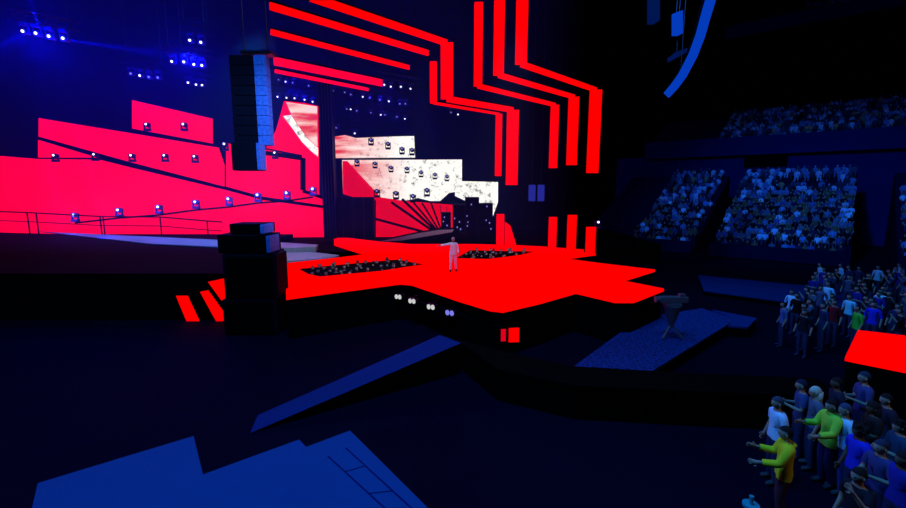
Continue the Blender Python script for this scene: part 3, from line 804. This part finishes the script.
    if long_sleeve: shell('top', lambda r: r[0] in ('torso', 'uarm') or (r[0] == 'farm' and r[1] < .9), .026)
    else: shell('top', lambda r: r[0] == 'torso' or (r[0] == 'uarm' and r[1] < .66), .018)
    shell('trousers', lambda r: r[0] in ('hips', 'thigh', 'shin'), .014)
    reg = [(r[0] + ('l' if c_.x < 0 else 'r'), r[1]) if r[0] == 'foot' else r for r, c_ in zip(reg, cen)]
    shell('shoel', lambda r: r[0] == 'footl', .012); shell('shoer', lambda r: r[0] == 'footr', .012)
    # hair
    hv, hf = head_geo(hc + Vector((0, .006, .008)), grow_=1.10)
    def hk(c_):
        c_ = c_ - hc
        if hair == 'short': return c_.z > .055 or (c_.y > .0 and c_.z > -.05)
        return c_.z > .05 or (c_.y > -.02)
    use = [f for f in hf if hk(sum((hv[i] for i in f), Vector()) / 4)]
    hb = MB(); hb.add(hv, use)
    if hair == 'long':
        hb.cyl(hc + Vector((0, .05, .02)), hc + Vector((0, .075, -.24)), .085, 12, .06)
    if hair == 'curly':
        for _ in range(26):
            a = random.uniform(0, 6.28); zz = random.uniform(-.02, .12); q = hc + Vector((.085 * math.cos(a), .03 + .085 * math.sin(a), zz))
            hb.box(q, (.05, .05, .05), a)
    h2 = bpy.data.meshes.new('hair'); h2.from_pydata(hb.v, [], hb.f)
    for p in h2.polygons: p.use_smooth = True
    out['hair'] = h2
    if long_sleeve:
        n_ = 14; hv, hf = [], []
        for i in range(n_):
            a = 2 * math.pi * i / n_
            for k in range(6):
                b = 2 * math.pi * k / 6; rr = .085 + .03 * math.cos(b)
                hv.append(Vector((rr * math.sin(a), .02 + rr * math.cos(a) * 1.05, 1.475 + .028 * math.sin(b) - .015 * math.cos(a))) + sh)
        for i in range(n_):
            for k in range(6): hf.append((i * 6 + k, ((i + 1) % n_) * 6 + k, ((i + 1) % n_) * 6 + (k + 1) % 6, i * 6 + (k + 1) % 6))
        m3 = bpy.data.meshes.new('hood'); m3.from_pydata(hv, [], hf); out['hood'] = m3
        for p in m3.polygons: p.use_smooth = True
    return out
straight = ((.10, -.01, .50), (.10, .02, .085))
POSES = {
    'rest': dict(arml=((.24, .03, 1.16), (.25, -.06, .92)), armr=((.24, .03, 1.16), (.25, -.06, .92)), legl=straight, legr=((.12, -.03, .50), (.15, -.02, .085))),
    'clap': dict(arml=((.23, -.03, 1.15), (.10, -.25, 1.20)), armr=((.23, -.03, 1.15), (.10, -.25, 1.20)), legl=straight, legr=straight),
    'reach': dict(arml=((.22, -.10, 1.18), (.20, -.36, 1.20)), armr=((.23, -.12, 1.18), (.22, -.38, 1.14)), legl=straight, legr=((.11, -.05, .5), (.12, .06, .085))),
    'point': dict(arml=((.42, -.08, 1.38), (.68, -.12, 1.36)), armr=((.24, .02, 1.16), (.24, -.12, .95)), legl=((.12, -.06, .5), (.14, -.04, .085)), legr=((.13, .02, .5), (.17, .08, .085))),
    'phone': dict(arml=((.24, .03, 1.16), (.25, -.06, .92)), armr=((.26, -.14, 1.28), (.20, -.28, 1.50)), legl=straight, legr=straight),
}
cache = {}
def rgba(c): return (*c, 1)
def person(loc, rz, pose, colr, hair='short', hairc=(.02, .015, .015), pants=(.02, .03, .09), long_=False, skin='skin', label='', group='near floor spectators', s=1.0, name='person', shoes=(.05, .05, .06)):
    key = (pose, long_, hair)
    if key not in cache: cache[key] = make_person_meshes(POSES[pose], long_, hair)
    ms = cache[key]
    b = bpy.data.objects.new(name, ms['body'].copy()); C.objects.link(b); b.data.materials.append(M[skin]); b.data.materials.append(M['eye'])
    b.location = loc; b.rotation_euler.z = rz; b.scale = (s, s, s)
    tag(b, label, 'person', group)
    for k in ('top', 'trousers', 'shoel', 'shoer', 'hair', 'hood'):
        if k not in ms: continue
        me = ms[k].copy(); nm = {'top': 'hoodie' if long_ else 'shirt', 'shoel': 'shoe', 'shoer': 'shoe'}.get(k, k)
        o = bpy.data.objects.new(nm, me); C.objects.link(o); o.parent = b
        me.materials.append(M['cloth'])
        o.color = rgba({'top': colr, 'hood': colr if k != 'hood' else tuple(min(1, c * .8) for c in colr), 'trousers': pants, 'shoel': shoes, 'shoer': shoes, 'hair': hairc, 'eyes': (0, 0, 0)}[k])
    return b
def stand_at(u, v, h=1.75, z=0): 
    p = at_z(u, v, z + h); return Vector((p.x, p.y, z))
LEFT = R(-90)   # figures look along -Y at rz=0; -90 turns them towards -X
near_people = [
    ((780, 397), 'rest', (.55, .72, .95), dict(label='person in pale blue shirt standing at the front of the near group', hairc=(.05, .06, .10))),
    ((789, 427), 'reach', (.82, .72, .02), dict(long_=True, label='person in a yellow hoodie reaching both arms forward', pants=(.10, .03, .05))),
    ((804, 380), 'clap', (.06, .07, .20), dict(label='person in navy t-shirt behind the one in pale blue', hairc=(.02, .02, .05))),
    ((818, 387), 'rest', (.10, .12, .20), dict(hair='long', hairc=(.55, .55, .45), label='person with pale blond hair in grey top', skin='skin')),
    ((834, 400), 'reach', (.42, .80, .06), dict(long_=True, label='person in bright green hoodie stretching arms forward', pants=(.03, .03, .12))),
    ((848, 404), 'rest', (.50, .72, .95), dict(label='person in pale blue t-shirt right behind the green hoodie', pants=(.03, .05, .25), hairc=(.05, .07, .14))),
    ((867, 372), 'clap', (.06, .06, .20), dict(label='tall person in dark blue t-shirt near the red platform', s=1.06, hairc=(.02, .04, .08))),
    ((862, 424), 'rest', (.02, .03, .6), dict(label='person in vivid blue t-shirt with dark hair', skin='dskin', hair='curly')),
    ((884, 440), 'clap', (.05, .05, .18), dict(label='person in slate blue t-shirt at the frame side', hairc=(.03, .04, .08))),
    ((862, 468), 'phone', (.012, .012, .02), dict(label='person in black t-shirt lifting one hand, nearest the viewer', pants=(.01, .01, .01))),
    ((839, 378), 'rest', (.02, .02, .04), dict(label='dark-haired person in black behind the blond one', skin='dskin')),
    ((889, 394), 'rest', (.03, .02, .04), dict(label='person in black top with bare arms under the red platform')),
    ((903, 420), 'clap', (.02, .05, .12), dict(label='person in dark teal top cut by the frame edge', hair='curly')),
    ((876, 402), 'clap', (.03, .02, .02), dict(label='shadowed person in dark brown top behind the vivid blue one', skin='dskin', hair='long')),
    ((906, 452), 'rest', (.02, .02, .3), dict(label='person in royal blue top at the frame corner', skin='dskin')),
]
for i, ((u, v), ps, colr, kw) in enumerate(near_people):
    s = kw.pop('s', 1.0)
    person(stand_at(u, v, 1.76 * s), LEFT + R(random.uniform(-18, 18)) - R(10), ps, colr, s=s, **kw)
# drink cup on the floor at the corner
p = at_z(751, 504, .35)
r_ = empty('small_stool', (p.x, p.y, 0), 'small pale stool-like stand at the feet of the yellow hoodie', 'stand')
MB().cyl((0, 0, .3), (0, 0, .35), .13, 16).build('top', 'teal', r_)
for a in (0, 120, 240): MB().cyl((.09 * math.cos(R(a)), .09 * math.sin(R(a)), .3), (.12 * math.cos(R(a)), .12 * math.sin(R(a)), 0), .012, 6).build('leg', 'metal', r_)
tag(MB().cyl((p.x, p.y, .352), (p.x, p.y, .50), .028, 12, .036).build('drink_cup', 'teal'), 'small pale cup standing on the little stand', 'cup')

# performer
pp = at_z(453, 271.5, ZS)
b = person(Vector((pp.x, pp.y, ZS)), R(10), 'point', (.85, .80, .78), hair='short', hairc=(.55, .45, .40), pants=(.85, .80, .78), long_=True, skin='skin', shoes=(.05, .02, .02),
           label='performer in white standing on the red stage with one arm out', group='performer on the stage', name='performer', s=.97)
b.scale.x = -.97 if False else .97

# middle-distance floor group (shared meshes, individually placed)
POSES['crowd_a'] = POSES['rest']; POSES['crowd_b'] = POSES['clap']; POSES['crowd_c'] = POSES['phone']
crowd_mesh = [make_person_meshes(POSES[k], False, 'short', True, True) for k in ('rest', 'clap', 'phone')]
cyan = (.35, .80, 1)
named = [((785, 300), (.10, .12, .30), 'dark-clothed person standing alone at the outer end of the far floor group'),
         ((793, 289), cyan, 'person in light blue top at the outer end of the far floor group'),
         ((821, 262.5), cyan, 'person in bright light blue t-shirt in the rear of the far floor group'),
         ((842, 263), cyan, 'second person in light blue t-shirt in the rear of the far floor group'),
         ((829, 282), cyan, 'person in light blue top in the middle of the far floor group'),
         ((851, 293), cyan, 'person in light blue vest just before the green top'),
         ((870, 272), cyan, 'person in light blue top above the red platform'),
         ((879, 265), cyan, 'person in pale blue top behind, above the red platform'),
         ((882, 288), cyan, 'person in light blue top close behind the red platform'),
         ((859, 306), (.05, .60, .05), 'person in green top beside the red platform corner'),
         ((875, 302), (.02, .03, .7), 'person in royal blue top behind the red platform'),
         ((836, 300), (.25, .01, .02), 'person in dark red top in the far floor group'),
         ((900, 262), cyan, 'person in pale blue top at the frame edge of the far floor group')]
spots = []
def crowd_person(loc, rz, colr, label, group, k=None, s=1):
    o = bpy.data.objects.new('spectator', crowd_mesh[random.randrange(3) if k is None else k]); C.objects.link(o)
    o.location = loc; o.rotation_euler.z = rz; o.scale = (s, s, s * random.uniform(.96, 1.03)); o.color = rgba(colr)
    return tag(o, label, 'person', group)
for (u, v), colr, lab in named:
    p = stand_at(u, v); spots.append(p.xy.copy()); crowd_person(p, LEFT + R(random.uniform(-25, 25)), colr, lab, 'far floor spectators', k=0)
palette = [((.01, .01, .02), 'near-black'), ((.02, .03, .10), 'navy'), ((.06, .09, .18), 'slate blue'), ((.006, .006, .006), 'black'), ((.01, .02, .25), 'deep blue'), ((.03, .08, .09), 'dull teal')]
tries = 0; cnt = 0
while cnt < 46 and tries < 4000:
    tries += 1
    u = random.uniform(786, 930); v = random.uniform(262, 308)
    if u < 812 and v < 284: continue
    p = stand_at(u, v)
    if any((p.xy - q).length < .48 for q in spots): continue
    if u > 838 and p.y < 13.6: continue
    spots.append(p.xy.copy()); cnt += 1
    cc, nm = random.choice(palette)
    crowd_person(p, LEFT + R(random.uniform(-30, 30)), cc, 'person in %s top crowded among the far floor group' % nm, 'far floor spectators in %s' % nm)
# pit spectators: only heads show over the stage edge
def pit_people(poly, n, lab, grp):
    q = [p.xy for p in zpoly(poly, 0.0 + ZS)]
    from mathutils.geometry import intersect_point_tri_2d
    tr = tessellate_polygon([[Vector((a.x, a.y, 0)) for a in q]])
    got = []; t = 0
    cen = sum(q, Vector((0, 0))) / len(q)
    while len(got) < n and t < 6000:
        t += 1
        x = random.uniform(min(a.x for a in q), max(a.x for a in q)); y = random.uniform(min(a.y for a in q), max(a.y for a in q))
        p = Vector((x, y))
        if not any(intersect_point_tri_2d(cen + (p - cen) * 1.1, q[a], q[b_], q[c_]) for a, b_, c_ in tr): continue
        if any((p - g).length < .5 for g in got): continue
        got.append(p)
        crowd_person((x, y, .04), R(180 + random.uniform(-40, 40)) if random.random() < .3 else R(random.uniform(-60, 60)), random.choice([(.9, .9, .9), (.8, .6, .6), (.02, .02, .02), (.02, .02, .03)]), lab, grp, s=random.choice([1, 1.02, 1.05]))
pit_people(pit1, 34, 'spectator in the sunken pit between the speaker stack and the performer', 'spectators in the side pit')
pit_people(pit2, 22, 'spectator in the sunken pit behind the performer', 'spectators in the rear pit')

# ------------------------------------------------------------------ crowd in the stands
seated = dict(arml=((.24, -.05, 1.15), (.18, -.28, 1.02)), armr=((.24, -.05, 1.15), (.18, -.28, 1.02)), legl=((.12, -.42, .93), (.12, -.44, .52)), legr=((.12, -.42, .93), (.12, -.44, .52)), shift=(0, 0, -.42))
sit_mesh = make_person_meshes(seated, False, 'short', True)
face = math.atan2(-ad.y, -ad.x) + math.pi / 2
places = []
def fill(t0, t1, a0, z0, n, occ, sec, gap=None, step=.42):
    for i in range(n):
        t = t0 + .3 + random.uniform(0, .2)
        while t < t1 - .2:
            if random.random() < occ and not (gap and gap[0] < i < gap[1] and gap[2] < t < gap[3]):
                loc = sp(t + random.uniform(-.06, .06), a0 + ROWD * i + .42, z0 + RISE * max(i, 0))
                if i > 0: loc.z = z0 + RISE * (i + 1)
                places.append((loc, sec, i))
            t += step
fill(-7, -1.4, 0, .4, 18, .72, 'the narrow block', None)
fill(0, 9.1, 0, .4, 18, .85, 'the wide block', (13, 16, 3.5, 8))
fill(11.6, 16, 0, .4, 13, .85, 'the farthest right block')
fill(-4, 17, 18.6, 11, 11, .85, 'UP')
fill(2, 20, 30, 27, 8, .8, 'UP')
pal = [((.40, .70, 1), 'pale blue'), ((.04, .10, .30), 'mid blue'), ((.01, .012, .02), 'dark'), ((.10, .18, .30), 'grey blue'), ((.16, .12, .06), 'tan'), ((.08, .28, .60), 'bright blue'), ((.006, .006, .01), 'black'), ((.015, .02, .06), 'navy')]
ind = []; rest = []
def vis(loc):
    d = loc - Vector((0, 0, H)); zc = d.y * math.cos(TH) - d.z * math.sin(TH)
    return abs(F * d.x / zc) < 462
places = [p for p in places if vis(p[0])]
cand = sorted([p for p in places if p[1] != 'UP'], key=lambda p: (p[0] - Vector((0, 0, H))).length)
ind = cand[:300]; rest = cand[300:] + [p for p in places if p[1] == 'UP']
for loc, sec, i in ind:
    cc, nm = random.choice(pal); j = random.uniform(.7, 1.25)
    o = bpy.data.objects.new('seated_spectator', sit_mesh); C.objects.link(o)
    k_ = random.uniform(.78, .94); o.scale = (k_, k_, k_); o.location = loc; o.rotation_euler.z = face + R(random.uniform(-15, 15)); o.color = rgba([min(1, c * j) for c in cc])
    rowname = 'lower rows' if i < 5 else 'middle rows' if i < 10 else 'upper rows'
    tag(o, 'spectator in %s top seated in the %s of %s' % (nm, rowname, sec), 'person', 'seated spectators in %s, %s, %s' % (nm, rowname, sec.replace('the ', '')))
# all others as one crowd
cb = MB(); base_v = [v.co.copy() for v in sit_mesh.vertices]; base_f = [tuple(p.vertices) for p in sit_mesh.polygons]
for loc, sec, i in rest:
    rm = Matrix.Rotation(face + R(random.uniform(-15, 15)), 3, 'Z')
    cb.add([rm @ (v * .9) + loc for v in base_v], base_f)
me = bpy.data.meshes.new('crowd'); me.from_pydata(cb.v, [], cb.f)
tag(link('crowd', me, 'mixed'), 'distant crowd filling the upper rows and the upper stands', 'crowd', kind='stuff')
print('places', len(places), 'rest', len(rest))

# ------------------------------------------------------------------ light
w = bpy.data.worlds.new('world'); sc.world = w; w.use_nodes = True
w.node_tree.nodes['Background'].inputs[0].default_value = (.001, .002, .02, 1)
w.node_tree.nodes['Background'].inputs[1].default_value = .0
def light(kind, loc, target, col, power, size=1.0, spot=60, blend=.5, name='stage_spot'):
    d = bpy.data.lights.new(name, kind); d.color = col; d.energy = power
    if kind == 'SPOT': d.spot_size = R(spot); d.spot_blend = blend; d.shadow_soft_size = size
    elif kind == 'AREA': d.size = size
    else: d.shadow_soft_size = size
    o = bpy.data.objects.new(name, d); C.objects.link(o); o.location = loc
    o.rotation_euler = (Vector(target) - Vector(loc)).to_track_quat('-Z', 'Y').to_euler()
    return o
light('AREA', (-2, 6, 26), (-2, 9, 0), (.02, .30, 1), 5200, 9, name='blue_wash')
light('SPOT', (-9, 11, 11), (7, 8, 1), (.12, .46, 1), 2900, .5, 40, .8, name='crowd_spot')
light('SPOT', (16, 0, 14), (7, 8.5, 1), (1, .6, .2), 800, .6, 50, .9, name='warm_fill')
light('SPOT', (2, 18, 22), (14, 19, 0), (.06, .38, 1), 6000, 1, 40, .8, name='crowd_spot')
light('SPOT', (5, 16, 26), (31.5, 41, 4), (.015, .19, 1), 36000, 1, 44, 1, name='stand_spot')
light('SPOT', (8, 6, 16), (0, 25, 1.7), (1, .92, .88), 1500, .3, 10, .4, name='follow_spot')
light('SPOT', (-1, 12, 12), (-8.6, 19, 7), (.16, .36, 1), 7000, .4, 46, .8, name='speaker_spot')
light('SPOT', (-10, 24, 14), (-20, 36, 2), (.05, .8, .9), 4500, .4, 60, .8, name='walkway_spot')
light('SPOT', (-9, 22, 14), (-10.5, 28, 1.6), (.9, .95, 1), 3200, .3, 34, .7, name='platform_fill')  # unseen spot added to brighten the grey side platform
light('SPOT', (-2, 26, 13), (-1.5, 33.8, 2), (.9, .95, 1), 1800, .3, 22, .7, name='riser_fill')  # unseen spot added so the grey riser rim shows
light('SPOT', (-2, 16, 14), (-3.5, 24, 1.5), (1, .95, .9), 3000, .3, 36, .7, name='pit_fill')  # unseen white spot added to pick out heads in the side pit
light('SPOT', (3, 20, 14), (2.5, 30, 1.5), (1, .95, .9), 3500, .3, 34, .7, name='pit_fill')  # second added spot, for the rear pit
# hazy air over the stage and the blue lamps that light it
hz = MB().box((-26, 41, 19), (64, 39, 33)).build('haze', 'black')
hm = bpy.data.materials.new('haze'); hm.use_nodes = True; nt = hm.node_tree; nt.nodes.clear()
oo = nt.nodes.new('ShaderNodeOutputMaterial'); vsn = nt.nodes.new('ShaderNodeVolumeScatter'); vsn.inputs['Density'].default_value = .006; vsn.inputs['Anisotropy'].default_value = .2
vsn.inputs['Color'].default_value = (.12, .25, 1, 1)
nt.links.new(vsn.outputs[0], oo.inputs['Volume']); hz.data.materials[0] = hm
tag(hz, 'thin blue stage haze hanging over the side stage and screens', 'haze', kind='stuff')
BL = (.004, .008, 1)
def beam_(a, b_, Y, Y2, pw, ang):
    light('SPOT', at_y(*a, Y), at_y(*b_, Y2), BL, pw, .05, ang, .3, name='beam_lamp')
beam_((60, 39), (190, 58), 25.5, 33, 260000, 6); beam_((38, 38), (45, 110), 25.5, 27, 60000, 5); beam_((52, 38), (75, 120), 25.5, 28, 60000, 5); beam_((24, 34), (-30, 60), 25.5, 27, 120000, 8)
beam_((40, 30), (20, -30), 25.5, 27, 120000, 8); beam_((200, 44), (90, 10), 33, 33, 160000, 6)
for (u, v, Y, pw) in ((36, 36, 25.6, 900), (55, 40, 25.6, 900), (30, -40, 40, 1200), (192, 58, 32.6, 1500), (145, 78, 35.2, 700), (300, 92, 38, 700), (385, 100, 37, 600)):
    p = at_y(u, v, Y); light('POINT', p + Vector((0, -.6, -.5)), (0, 0, 0), BL, pw, .4, name='haze_lamp')
for (u, v) in low: 
    p = at_y(u, v, 36.2); light('POINT', p + Vector((0, -.8, .1)), (0, 0, 0), (.15, .1, 1), 220, .15, name='moving_head_glow')
